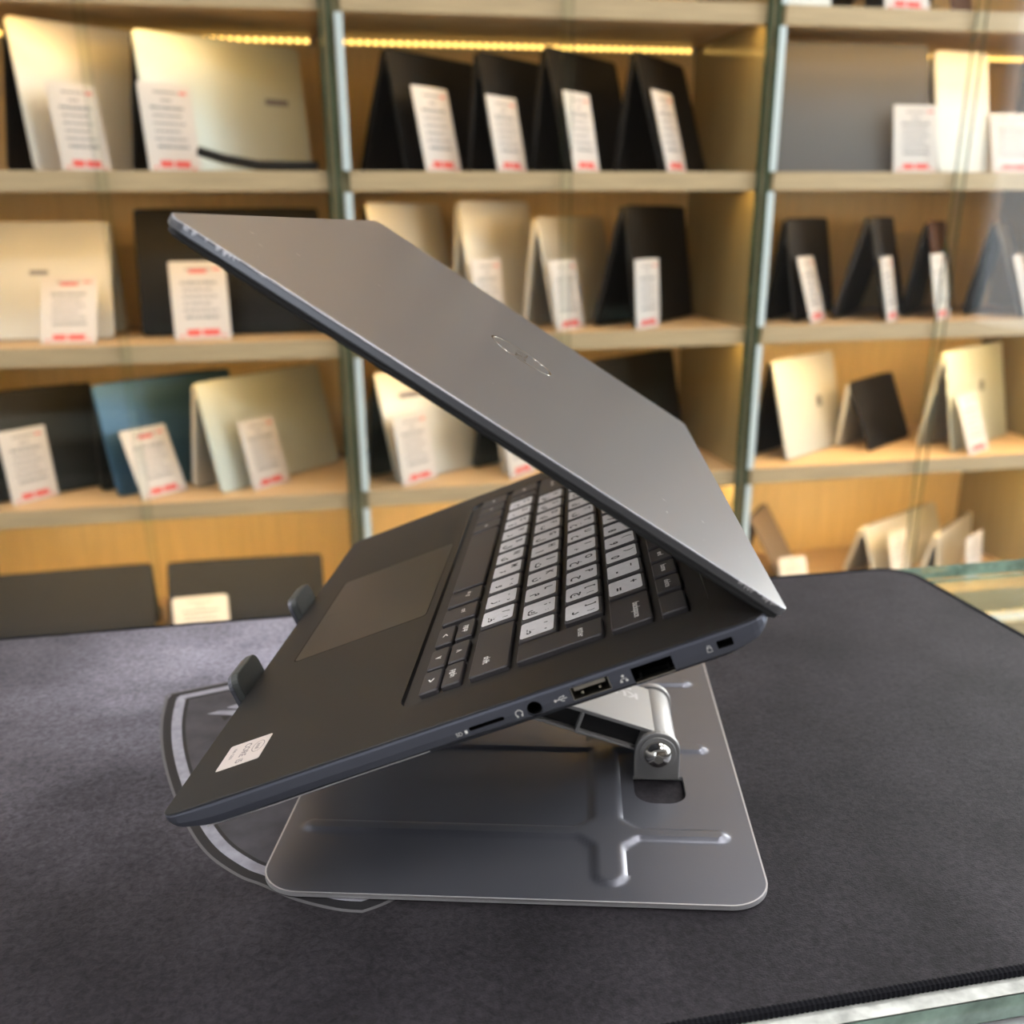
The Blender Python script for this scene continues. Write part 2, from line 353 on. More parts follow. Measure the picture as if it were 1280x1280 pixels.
# processor label
bm = bmesh.new(); prism(bm, rrect(13.2, 31.0, 23.2, 42.0, .8), 0, .09)
def lt(s, size, x, y, mi=1, wide=1.): add_text(bm, s, size, (x, y, .095), (0, -1, 0), (1, 0, 0), mi, 0, wide, .025)
lt('intel', 2.6, 27.2, 34.4); lt('CORE', 4.0, 21.9, 34.6, 1, .95); lt('i5', 4.2, 21.9, 26.4); lt('10th GEN', 2.0, 16.6, 34.4)
strip(bm, [(27.2 + 2.3 * math.cos(R(t)), 34.4 + 4.1 * math.sin(R(t))) for t in range(0, 360, 15)], .3, .09, .1, 1, closed=True)
tag(link('processor_label', MM(bm), ['silverlabel', 'labelink'], lap), 'silver processor label reading intel CORE i5')
# keyboard
def key(x0, x1, y0, y1, white=None, legend=None, size=2.4, lo=(0, 0), z=.55):
    b = bmesh.new(); prism(b, rrect(x0, x1, y0, y1, 1.1, 3), -1.4, z, 0, 0, inset=.45)
    if legend:
        for s, dx, dy in (legend if isinstance(legend, list) else [(legend, lo[0], lo[1])]):
            add_text(b, s, size * 1.15, ((x0 + x1) / 2 + dx, (y0 + y1) / 2 + dy, z + .02), (0, -1, 0), (1, 0, 0), 1, 0, 1., .022)
    k = link('key', MM(b), ['key', 'print'], lap)
    if white:
        b = bmesh.new(); prism(b, rrect(x0 + .5, x1 - 1.4, y0 + 2.0, y1 - .35, 1.2, 3), z, z + .12)
        cx, cy = (x0 + x1) / 2, (y0 + y1) / 2; zz = z + .135
        lat, sec = white
        add_text(b, lat, 4.6, (cx + 2.9, cy + 2.6, zz), (0, -1, 0), (1, 0, 0), 1, 0, 1.15, .028)
        if sec: add_text(b, sec, 5.2, (cx - 3.0, cy - 1.6, zz), (0, -1, 0), (1, 0, 0), 1, 0, 1.15, .028)
        if lat in '/.,;\'[]':
            add_text(b, {'/': '?', '.': '>', ',': '<', ';': ':', "'": '"', '[': '{', ']': '}'}.get(lat, lat), 3.0, (cx + 3.0, cy - 3.6, zz), (0, -1, 0), (1, 0, 0), 1, 0, 1.1, .02)
        link('key_sticker', MM(b), ['sticker', 'ink'], k)
    return k
KP = 19.09
# front row
for j, (a, b_) in enumerate(((29.2, 47.4), (49.6, 67.6), (71.8, 89.8))):
    key(93.0, 100.6, a, b_, legend='>v<'[j], size=4.2); key(101.6, 109.2, a, b_, legend=('pgdn', '^', 'pgup')[j], size=3.0 if j != 1 else 4.5)
key(92.8, 108.3, 94.4, 110.8, legend=[('ctrl', 1.5, 1.5)], size=2.6); key(92.8, 108.3, 114.2, 131.0, legend=[('alt gr', 1.5, 1.5)], size=2.6)
key(92.8, 108.3, 134.2, 223.6)
for a, b_, s in ((226.2, 241, 'alt'), (243.4, 257.6, None), (260, 273.6, 'fn'), (276, 293, 'ctrl')): key(92.8, 108.3, a, b_, legend=s, size=2.6)
# shift row
key(112.3, 127.4, 28.6, 71.0, legend=[('shift', -1.5, -10)], size=3.2)
for k, wt in enumerate([('/', 'ظ'), ('.', 'ز'), (',', 'و'), ('M', 'ة'), ('N', 'ى'), ('B', 'لا'), ('V', 'ر'), ('C', 'ؤ'), ('X', 'ء'), ('Z', 'ئ')]): key(112.3, 127.4, 90.2 + KP * k - 16.8, 90.2 + KP * k, wt)
key(112.3, 127.4, 264.6, 275.4, legend='\\'); key(112.3, 127.4, 278, 293.2, legend='shift')
# home row, with the tall enter key
key(130.4, 162.2, 28.2, 43.6, legend=[('enter', 8, -.5)], size=3.2)
for k, wt in enumerate([("'", 'ط'), (';', 'ك'), ('L', 'م'), ('K', 'ن'), ('J', 'ت'), ('H', 'ا'), ('G', 'ل'), ('F', 'ب'), ('D', 'ي'), ('S', 'س'), ('A', 'ش')]): key(130.2, 145.2, 62.6 + KP * k - 16.8, 62.6 + KP * k, wt)
key(130.2, 145.2, 256.4, 293.2, legend='caps lock', size=2.6)
for k, wt in enumerate([(']', 'د'), ('[', 'ج'), ('P', 'ح'), ('O', 'خ'), ('I', 'ه'), ('U', 'ع'), ('Y', 'غ'), ('T', 'ف'), ('R', 'ق'), ('E', 'ث'), ('W', 'ص'), ('Q', 'ض')]): key(147.9, 162.8, 65.2 + KP * k - 16.8, 65.2 + KP * k, wt)
key(147.9, 162.8, 277.6, 293.2, legend='tab')
key(165.2, 180.0, 27.4, 54.4, legend=[('backspace', 2, -2)], size=3.0)
for k, wt in enumerate([('+', '='), ('_', '-'), (')', '0'), ('(', '9'), ('*', '8'), ('&', '7'), ('^', '6'), ('%', '5'), ('$', '4'), ('#', '3'), ('@', '2'), ('!', '1')]): key(165.2, 180.0, 73.8 + KP * k - 16.6, 73.8 + KP * k, wt)
key(165.2, 180.0, 286, 293.2, legend='~')
key(183.0, 192.2, 26.4, 43.0)
for k, s in enumerate(['delete', 'home', 'end', 'F12', 'F11', 'F10', 'F9', 'F8', 'F7', 'F6', 'F5', 'F4', 'F3', 'F2']): key(183.0, 192.2, 46.6 + 17.2 * k, 46.6 + 17.2 * k + 14.4, legend=s, size=2.7)
key(183.0, 192.2, 287.4, 293.2)
# hinge barrel
bm = bmesh.new(); cyl(bm, Vector((215.5, W / 2, -4.6)), (0, 1, 0), 4.2, W - 44, 24); link('hinge_cover', MM(bm), ['black'], lap, smooth=True)
# lid: s along the lid from the hinge, y across, t outward
LA = 2.195; lh = Vector((220.68, 0, -1.914)); ld = Vector((math.cos(LA), 0, math.sin(LA))); ln = Vector((math.sin(LA), 0, -math.cos(LA)))
LM_ = Matrix(((ld.x, 0, ln.x, lh.x), (0, 1, 0, 0), (ld.z, 0, ln.z, lh.z), (0, 0, 0, 1)))     # (s, y, t) -> laptop mm
# mirror-safe: (s, y, t) axes
def lidbuild(name, bm, mats, parent, smooth=False, bevel=0.):
    for v in bm.verts: v.co = LM_ @ v.co
    bmesh.ops.recalc_face_normals(bm, faces=bm.faces[:]) if name in ('lid', 'screen_bezel') else None
    return link(name, MM(bm), mats, parent, smooth, bevel)
LY0, LY1, LS = 1.1, 310.5, 213.6
bm = bmesh.new()
o4 = [5, 7, 7, 5]
def lr(ins, t): return ring(bm, [(x, y, t) for x, y in rrect(ins, LS - ins, LY0 + ins, LY1 - ins, [max(.5, q - ins) for q in (4, 6, 6, 4)], 6)])
a_ = lr(.42, 0); b1 = lr(.1, -.2); b2 = lr(0, -.7); b3 = lr(0, -2.6); b4 = lr(.4, -3.)
f = bm.faces.new(a_); f.material_index = 0
bridge(bm, b1, a_, 1); bridge(bm, b2, b1, 0); bridge(bm, b3, b2, 0); bridge(bm, b4, b3, 0)
f = bm.faces.new(b4[::-1]); f.material_index = 0
# paint chips along the worn lid edge
for s0, n, spread in ((12, 26, 16), (196, 9, 12), (205, 5, 6), (184, 4, 5)):
    for i in range(n):
        s_ = s0 + random.uniform(-spread, spread) * .5; w_ = random.uniform(.25, 1.1); hgt = random.uniform(.2, 1.6)
        g = bm.faces.new([bm.verts.new(q) for q in ((s_ - w_, LY0 - .03, -.1), (s_ + w_ * .2, LY0 - .03, -.2 - hgt), (s_ + w_, LY0 - .03, -.25))]); g.material_index = 2
for i in range(34):
    s_ = random.uniform(8, 205); yy = LY0 + random.choice((random.uniform(3, 60), random.uniform(3, 290))); w_ = random.uniform(.15, .4); a = random.uniform(0, 3.1)
    L_ = random.choice((.25, .3, .5, 1.2))
    dx, dy = math.cos(a) * L_, math.sin(a) * L_
    g = bm.faces.new([bm.verts.new(q) for q in ((s_ - dx, yy - dy, .02), (s_ - dy * .3, yy + dx * .3, .02), (s_ + dx, yy + dy, .02), (s_ + dy * .3, yy - dx * .3, .02))]); g.material_index = 2
lid = lidbuild('lid', bm, ['lid', 'bright', 'edge'], lap)
bm = bmesh.new()
c1 = lr(.9, -3.); c2 = lr(.9, -4.6); c3 = lr(2.2, -5.3)
bridge(bm, c2, c1, 0); bridge(bm, c3, c2, 0); bm.faces.new(c3[::-1]); bm.faces.new(c1)
bz = lidbuild('screen_bezel', bm, ['rubber'], lap)
bm = bmesh.new(); prism(bm, rrect(18, LS - 9, LY0 + 7, LY1 - 7, 1), -5.36, -5.2)
lidbuild('screen', bm, ['screen'], bz)
# badge: ring with four slanted letters
bm = bmesh.new(); cs, cy_ = 106.6, 161.4
strip(bm, [(cs + 15.2 * math.cos(R(t)), cy_ + 15.2 * math.sin(R(t))) for t in range(0, 360, 6)], .9, 0, .12, 0, closed=True)
for s_, yy, rot in (('D', -8.2, 0), ('E', -2.8, 30), ('L', 3.4, 0), ('L', 8.2, 0)):
    a = R(rot); add_text(bm, s_, 8.4, (cs, cy_ + yy, .13), (math.sin(a), math.cos(a), 0), (math.cos(a), -math.sin(a), 0), 0, 0, .85)
tag(lidbuild('badge', bm, ['chrome'], lid), 'round logo badge reading DELL')


# ------------------------------------------------------------------ laptop stand
SU = R(-3.557 - 11.5)
SM = Matrix.Translation((-.035, .342, .9031)) @ Matrix.Rotation(SU, 4, 'Z')
st = tag(empty('laptop_stand', SM), 'folding grey metal stand holding up the laptop, ribbed base plate on the black mat', 'stand')
PW, PL, PT = 202.4, 241., 2.6
def cl01(v): return max(0., min(1., v))
def sm(v): v = cl01(v); return v * v * (3 - 2 * v)
def bump_h(u, v):
    def seg(u0, v0, u1, v1, hw):
        dx, dy = u1 - u0, v1 - v0; L2 = dx * dx + dy * dy; t = cl01(((u - u0) * dx + (v - v0) * dy) / L2)
        d = math.hypot(u - u0 - t * dx, v - v0 - t * dy); return sm((hw + 1.1 - d) / 2.0)
    h = 0
    for vv in (45.8, 120.5, 195.2): h = max(h, seg(12.5, vv, 187, vv, 3.6))
    h = max(h, seg(140, 17, 140, 224, 6.2))
    for vv in (45.8, 195.2):
        d = abs(u - 140) + abs(v - vv); h = max(h, sm((18.5 - d) / 4) if max(abs(u - 140), abs(v - vv)) < 17 else 0)
    return 1.5 * h
bm = bmesh.new(); nu, nv = 136, 162; RC = 17.
def clampr(u, v):
    cu = min(max(u, RC), PW - RC); cv = min(max(v, RC), PL - RC); d = math.hypot(u - cu, v - cv)
    if d > RC and (u < RC or u > PW - RC) and (v < RC or v > PL - RC): return cu + (u - cu) * RC / d, cv + (v - cv) * RC / d
    return u, v
G = []; Bt = []
for i in range(nu + 1):
    ra = []; rb = []
    for j in range(nv + 1):
        u, v = clampr(PW * i / nu, PL * j / nv); ra.append(bm.verts.new((u, v, PT + bump_h(u, v)))); rb.append(bm.verts.new((u, v, .6)))
    G.append(ra); Bt.append(rb)
for i in range(nu):
    for j in range(nv):
        bm.faces.new((G[i][j], G[i + 1][j], G[i + 1][j + 1], G[i][j + 1])); bm.faces.new((Bt[i][j], Bt[i][j + 1], Bt[i + 1][j + 1], Bt[i + 1][j]))
def edgeq(p, q):
    f = bm.faces.new((p[0], q[0], q[1], p[1])); f.material_index = 1
for i in range(nu):
    edgeq((Bt[i][0], G[i][0]), (Bt[i + 1][0], G[i + 1][0])); edgeq((Bt[i + 1][nv], G[i + 1][nv]), (Bt[i][nv], G[i][nv]))
for j in range(nv):
    edgeq((Bt[0][j + 1], G[0][j + 1]), (Bt[0][j], G[0][j])); edgeq((Bt[nu][j], G[nu][j]), (Bt[nu][j + 1], G[nu][j + 1]))
bp_ = link('base_plate', MM(bm), ['stand', 'standrim'], st, smooth=True)
bm = bmesh.new(); strip(bm, [(max(.35, min(PW - .35, x)), max(.35, min(PL - .35, y))) for x, y in rrect(.3, PW - .3, .3, PL - .3, RC, 10, 4)], .7, PT - .9, PT + .06, 0, True)
link('rim', MM(bm), ['standrim'], st)
BV = ((93.5, 97.), (144., 147.5))
def sc_(fn):
    b = bmesh.new(); fn(b); bmesh.ops.recalc_face_normals(b, faces=b.faces[:]); o = link('cutter', MM(b), ['standrim']); o.parent = st; return o
bpy.context.view_layer.update()
cu_ = [sc_(lambda b: prism(b, rrect(153.4, 176.8, 70.6, 94.2, [9, 9, 1, 1], 6), -3, 9)), sc_(lambda b: prism(b, rrect(153.4, 176.8, 146.8, 170.4, [1, 1, 9, 9], 6), -3, 9))]
bpy.context.view_layer.update()
boolean_cut(bp_, cu_)
for x in (16, 186):
    for y in (16, 225):
        bm = bmesh.new(); cyl(bm, Vector((x, y, .35)), (0, 0, 1), 7, .6, 20); link('rubber_foot', MM(bm), ['rubber'], st)
PV = Matrix(((1, 0, 0, 0), (0, 0, 1, 0), (0, 1, 0, 0), (0, 0, 0, 1)))
BU, BZ = 164.5, 12.6 + PT
for k, (v0, v1) in enumerate(BV):
    bm = bmesh.new(); arc = [(BU + 10.6 * math.cos(R(t)), BZ + 10.6 * math.sin(R(t))) for t in range(0, 181, 12)]
    prism(bm, [(BU - 10.6, 1.), (BU + 10.6, 1.)] + arc, v0, v1, mtx=PV); bmesh.ops.recalc_face_normals(bm, faces=bm.faces[:])
    br = link('hinge_bracket', MM(bm), ['standarm'], st, bevel=.0006)
    bm = bmesh.new(); s = -1 if k == 0 else 1; face = v0 if k == 0 else v1
    cyl(bm, Vector((BU, face + s * .5, BZ)), (0, 1, 0), 8.6, 1.0, 32); link('washer', MM(bm), ['standarm'], br, bevel=.0003)
    bm = bmesh.new(); bmesh.ops.create_uvsphere(bm, u_segments=28, v_segments=16, radius=6.6)
    for v in bm.verts: v.co = Vector((BU + v.co.x, face + s * 1. + v.co.y * .75, BZ + v.co.z))
    cyl(bm, Vector((BU, face + s * 5.6, BZ)), (0, 1, 0), 2.2, 1.4, 6, 1)
    link('bolt', MM(bm), ['chrome', 'steel'], br, smooth=True)
bm = bmesh.new(); cyl(bm, Vector((BU, 120.5, BZ)), (0, 1, 0), 9.4, 46, 28); link('hinge_barrel', MM(bm), ['standarm'], st, smooth=True, bevel=.0008)
# arm: folded channel from the barrel up to the platform hinge
aa = R(17.5); ax = Vector((-math.cos(aa), 0, math.sin(aa))); az = Vector((math.sin(aa), 0, math.cos(aa)))
AM = Matrix(((ax.x, 0, az.x, BU), (0, 1, 0, 0), (ax.z, 0, az.z, BZ), (0, 0, 0, 1)))
bm = bmesh.new()
box(bm, -2, 126, 98.2, 143, 6.4, 8.4); box(bm, 9, 126, 102.2, 104.2, -4.5, 6.4, 1); box(bm, 9, 126, 137, 139, -4.5, 6.4, 1)
box(bm, 9, 126, 98.2, 102.2, -4.5, -3.3)
for x in (38, 90): box(bm, x, x + 1.6, 97.6, 102.2, -4.5, 6.4)
for v in bm.verts: v.co = AM @ v.co
bmesh.ops.recalc_face_normals(bm, faces=bm.faces[:])
arm = link('arm', MM(bm), ['standarm', 'deck'], st, bevel=.0004)
bm = bmesh.new()
for s_, sz, x, y in (('KUND', 8.6, 24, 129.5), ('KUND', 4.0, 20, 136.5)):
    add_text(bm, s_, sz, (x, y, 8.46), (1, 0, 0), (0, -1, 0), 0, 0, 1.1, .03)
for v in bm.verts: v.co = AM @ v.co
link('lettering', MM(bm), ['standrim'], arm)
# platform and hooks, parallel to the laptop's underside
rel = SM.inverted() @ LROT
def plat(name, bm, mats, parent, bevel=0., smooth=False):
    MM(bm)
    for v in bm.verts: v.co = rel @ v.co
    return link(name, bm, mats, parent, smooth, bevel)
bm = bmesh.new(); prism(bm, rrect(2.5, 190, 62, 256, 12, 5), -13.4, -11.2)
pf = plat('platform', bm, ['stand'], st)
bm = bmesh.new(); box(bm, 14, 26, 136, 182, -22, -13.4); plat('platform_hinge', bm, ['standarm'], pf, bevel=.001)
for y0, y1 in ((95.5, 123.5), (190.5, 218.5)):
    bm = bmesh.new(); box(bm, -5.2, 14, y0, y1, -13.4, -11.4); hk = None
    pts = rrect(y0, y1, -13, 9.2, [.8, .8, 5, 5], 5)
    prism(bm, pts, -5.4, -3.4, mtx=Matrix(((0, 0, 1, 0), (1, 0, 0, 0), (0, 1, 0, 0), (0, 0, 0, 1))))
    bmesh.ops.recalc_face_normals(bm, faces=bm.faces[:])
    hk = plat('hook', bm, ['stand'], pf, bevel=.0003)
    bm = bmesh.new(); prism(bm, rrect(y0 + .2, y1 - .2, -3, 9.6, [2, 2, 4.6, 4.6], 5), -3.4, -.12, 0, None, .35, mtx=Matrix(((0, 0, 1, 0), (1, 0, 0, 0), (0, 1, 0, 0), (0, 0, 0, 1))))
    bmesh.ops.recalc_face_normals(bm, faces=bm.faces[:])
    plat('hook_pad', bm, ['hookrubber'], hk)

# ------------------------------------------------------------------ desk mat
MZ = .903
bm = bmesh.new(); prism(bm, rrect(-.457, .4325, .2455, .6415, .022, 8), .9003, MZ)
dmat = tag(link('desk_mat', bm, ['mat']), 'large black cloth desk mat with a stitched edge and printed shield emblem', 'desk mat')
out = rrect(-.4585, .434, .244, .643, .0235, 8, 60)
bm = bmesh.new()
# stitched binding: a rope-like tube around the outline
per = [Vector((x, y, 0)) for x, y in out]; dens = []
for a, b_ in zip(per, per[1:] + per[:1]):
    n = max(1, int((b_ - a).length / .0009))
    dens += [a.lerp(b_, i / n) for i in range(n)]
N_ = len(dens); prev = None; first = None; SEG = 7
for i, p in enumerate(dens):
    t = (dens[(i + 1) % N_] - dens[i - 1]).normalized(); nrm = Vector((t.y, -t.x, 0)); w = .0022 + (.00035 if i % 2 else 0); hh = .00165 + (.00022 if i % 2 else 0)
    rg = [bm.verts.new(p + nrm * w * math.cos(2 * math.pi * k / SEG) + Vector((0, 0, .90195 + hh * math.sin(2 * math.pi * k / SEG)))) for k in range(SEG)]
    if prev: bridge(bm, prev, rg)
    else: first = rg
    prev = rg
bridge(bm, prev, first); bmesh.ops.recalc_face_normals(bm, faces=bm.faces[:])
link('stitched_edge', bm, ['stitch'], dmat)
# printed shield emblem, symmetric about x = .006
half = [(.006, .566), (-.020, .5575), (-.042, .5500), (-.0640, .5425), (-.0884, .5356), (-.0878, .505), (-.0839, .4734), (-.0768, .4404), (-.066, .4034), (-.0547, .3765), (-.0414, .3584), (-.0316, .3499), (-.0184, .3378), (-.0038, .3287), (.006, .3251)]
def catmull(P, n=5):
    o_ = []
    for i in range(len(P) - 1):
        p0 = P[max(i - 1, 0)]; p1 = P[i]; p2 = P[i + 1]; p3 = P[min(i + 2, len(P) - 1)]
        for k in range(n):
            t = k / n; o_.append(tuple(.5 * (2 * b + (c - a) * t + (2 * a - 5 * b + 4 * c - d) * t * t + (3 * b - a - 3 * c + d) * t ** 3) for a, b, c, d in zip(p0, p1, p2, p3)))
    return o_ + [P[-1]]
half = half[:4] + catmull(half[4:])
def shield(ins):
    c = (.006, .455); L = [(x + (c[0] - x) * ins / .094, y + (c[1] - y) * ins / .12) for x, y in half]
    return L + [(.012 - x, y) for x, y in L[-2:0:-1]]
bm = bmesh.new()
def shp(ins, z, mi):
    f = bm.faces.new(ring(bm, [(x, y, z) for x, y in shield(ins)])); f.material_index = mi
    bmesh.ops.triangulate(bm, faces=[f])
strip(bm, shield(-.0012), .0016, MZ, MZ + .00012, 3, True); strip(bm, shield(.0022), .0050, MZ, MZ + .00016, 0, True)
strip(bm, shield(.0068), .0052, MZ, MZ + .0002, 1, True); strip(bm, shield(.0104), .0022, MZ, MZ + .00016, 0, True)
f = bm.faces.new(ring(bm, [(x, y, MZ + .00008) for x, y in shield(.011)])); f.material_index = 2
for q in (1, -1):
    for pts, mi, z in (([(-.066, .5068), (-.060, .5095), (-.050, .508), (-.040, .500), (-.046, .499), (-.054, .5035)], 1, .0002), ([(-.056, .5125), (-.050, .516), (-.043, .511), (-.048, .509)], 1, .0002), ([(-.0585, .5035), (-.0525, .5015), (-.056, .4965)], 0, .00022)):
        pp = [(x if q > 0 else .012 - x, y) for x, y in pts]
        g = bm.faces.new(ring(bm, [(x, y, MZ + z) for x, y in (pp if q > 0 else pp[::-1])])); g.material_index = mi
bmesh.ops.recalc_face_normals(bm, faces=bm.faces[:])
for f in bm.faces:
    if f.normal.z < -.5: f.normal_flip()
link('shield_emblem', bm, ['mk_dark', 'mk_silver', 'mk_field', 'mk_line'], dmat)

# ------------------------------------------------------------------ glass display counter under the mat
ct = empty('display_counter', Matrix.Translation((0, .44, 0)))
tag(ct, 'glass-topped display counter with green glass edges under the desk mat', 'counter')
def part(name, bm, mats, parent, **k):
    iv = parent.matrix_world.inverted()
    for v in bm.verts: v.co = iv @ v.co
    return link(name, bm, mats, parent, **k)
def pane(x0, x1, y0, y1, z0, z1, big):   # glass sheet: clear on its two big faces, green on its edges
    b = bmesh.new(); fs = box(b, x0, x1, y0, y1, z0, z1); b.normal_update()
    for f in fs:
        c = f.calc_center_median(); f.material_index = 0 if (big == 'z' and (abs(c.z - z0) < 1e-6 or abs(c.z - z1) < 1e-6)) or (big == 'y' and (abs(c.y - y0) < 1e-6 or abs(c.y - y1) < 1e-6)) or (big == 'x' and (abs(c.x - x0) < 1e-6 or abs(c.x - x1) < 1e-6)) else 1
    bmesh.ops.recalc_face_normals(b, faces=b.faces[:]); return b
CX0, CX1, CY0, CY1 = -1.0, 1.05, .2355, .648
part('glass_top', pane(CX0, CX1, CY0, CY1, .890, .900, 'z'), ['cglass', 'gedge2'], ct)
bm = bmesh.new(); box(bm, CX0, CX1, CY0 + .0005, .2445, .9000, .9002); part('dusty_edge', bm, ['dust'], ct)
bm = bmesh.new(); box(bm, CX0, CX1, CY0 - .006, CY0 + .018, .862, .889); part('front_rail', bm, ['rail'], ct, bevel=.002)
bm = bmesh.new(); box(bm, CX0, CX1, CY0 - .0066, CY0 - .006, .880, .8885); part('yellow_tape', bm, ['brass'], ct)
part('glass_front', pane(CX0, CX1, CY0 + .001, CY0 + .007, .42, .862, 'y'), ['cglass', 'gedge2'], ct)
part('glass_back', pane(CX0, CX1, CY1 - .008, CY1 - .002, .42, .889, 'y'), ['cglass', 'gedge2'], ct)
for x in (CX0, CX1 - .006): part('glass_end', pane(x, x + .006, CY0 + .008, CY1 - .009, .42, .889, 'x'), ['cglass', 'gedge2'], ct)
bm = bmesh.new(); box(bm, CX0 + .006, CX1 - .006, CY0 + .008, CY1 - .009, .60, .615); part('shelf', bm, ['cream'], ct)
bm = bmesh.new(); box(bm, CX0 + .02, CX1 - .02, CY0 + .020, CY0 + .038, .872, .886); box(bm, CX0 + .03, CX1 - .03, CY0 + .022, CY0 + .036, .8705, .872, 1); part('led_strip', bm, ['rail', 'added_coolled'], ct)  # unseen lamp strip added to brighten the counter's interior
bm = bmesh.new(); box(bm, CX0, CX1, CY0 - .006, CY1, .08, .42); part('cupboard', bm, ['cream'], ct, bevel=.003)
bm = bmesh.new(); box(bm, CX0 + .03, CX1 - .03, CY0 + .03, CY1 - .03, 0, .08); part('plinth', bm, ['rail'], ct)

# ------------------------------------------------------------------ wall cabinets
Y0, Y1 = 1.75, 2.095
SH = {0: .336, 1: .078, 2: -.186, 3: -.453, 4: -.745}
ZC = 1.153
BAYS = [(-.655, .080, 'left'), (.080, .815, 'middle'), (.815, 1.550, 'right')]
TOPZ = ZC + .60; BOTZ = ZC - .745 - .03
for bx0, bx1, nm in BAYS:
    cab = empty('display_cabinet', Matrix.Translation(((bx0 + bx1) / 2, Y0, 0)))
    tag(cab, {'left': 'wooden laptop display cabinet with sliding glass doors, leftmost of the three', 'middle': 'wooden laptop display cabinet with sliding glass doors, middle of the three', 'right': 'wooden laptop display cabinet with sliding glass doors, rightmost of the three'}[nm], 'cabinet', 'laptop display cabinets along the wall')
    a, b = bx0 + .014, bx1 - .014
    for x0, x1 in ((bx0 + .0005, a), (b, bx1 - .0005)):
        bm = bmesh.new(); box(bm, x0, x1, Y0 + .006, Y1, .08, TOPZ + .03); part('side_panel', bm, ['woodside'], cab)
    bm = bmesh.new(); box(bm, a, b, Y1 - .008, Y1, .08, TOPZ); part('back_panel', bm, ['woodback'], cab)
    bm = bmesh.new(); box(bm, a, b, Y0, Y1, TOPZ, TOPZ + .03); part('top_board', bm, ['wood'], cab)
    for r, z in SH.items():
        zz = ZC + z; bm = bmesh.new(); box(bm, a, b, Y0 + .018, Y1 - .009, zz - .018, zz); box(bm, a, b, Y0, Y0 + .018, zz - .030, zz)
        part('shelf', bm, ['wood'], cab, bevel=.001)
    bm = bmesh.new(); box(bm, a, b, Y0 + .004, Y1 - .008, .08, BOTZ - .001); part('base_cupboard', bm, ['wood'], cab)
    bm = bmesh.new(); box(bm, bx0 + .02, bx1 - .02, Y0 + .03, Y1, 0, .08); part('plinth', bm, ['ledhousing'], cab)
    tops = [TOPZ] + [ZC + SH[k] - .018 for k in (0, 1, 2, 3)]
    for i, z in enumerate(tops):
        bm = bmesh.new(); box(bm, a + .006, b - .006, Y0 + .020, Y0 + .036, z - .006, z - .0005); box(bm, a + .010, b - .010, Y0 + .023, Y0 + .033, z - .0072, z - .006, 1)
        part('led_strip', bm, ['ledhousing', 'ledlow' if i == 4 or (nm == 'right' and i >= 3) else 'led'], cab)
        if i == 1:
            bm = bmesh.new(); box(bm, a + .006, b - .006, Y1 - .024, Y1 - .0085, z - .012, z - .0005)
            n = 46
            for k in range(n):
                x = a + .012 + (b - a - .024) * (k + .5) / n; box(bm, x - .0045, x + .0045, Y1 - .0252, Y1 - .024, z - .0105, z - .0035, 1)
            part('led_strip', bm, ['ledhousing', 'leddot'], cab)
    zs = sorted(ZC + z for z in SH.values()); lo = BOTZ
    for z in zs + [TOPZ + .03]:
        if z - .032 - lo > .05:
            for x in ((bx0, bx1) if nm == 'right' else (bx0,)):
                bm = bmesh.new(); box(bm, x + .004, x + .0165, Y0 - .003, Y0 + .0055, lo + .0006, z - .0325); part('white_strip', bm, ['alu'], cab, bevel=.001)
        lo = z
    # two sliding panes, overlapping in the middle
    xm = (bx0 + bx1) / 2
    part('glass_door', pane(bx0 - .008, xm + .012, Y0 - .016, Y0 - .011, ZC - .80, TOPZ + .02, 'y'), ['glass', 'gedge'], cab)
    part('glass_door', pane(xm - .004, bx1 + .008 - .022, Y0 - .009, Y0 - .004, ZC - .80, TOPZ + .02, 'y'), ['glass', 'gedge'], cab)
    for x, y in ((bx0 - .006, Y0 - .0175), (bx1 - .018, Y0 - .0105)):
        bm = bmesh.new(); box(bm, x - .0025, x + .0025, y - .001, y + .008, ZC - .79, TOPZ + .01); part('door_edge_profile', bm, ['gedge'], cab)
    bm = bmesh.new(); box(bm, a, b, Y0 - .018, Y0 - .002, ZC - .815, ZC - .80); part('door_track', bm, ['alu'], cab)
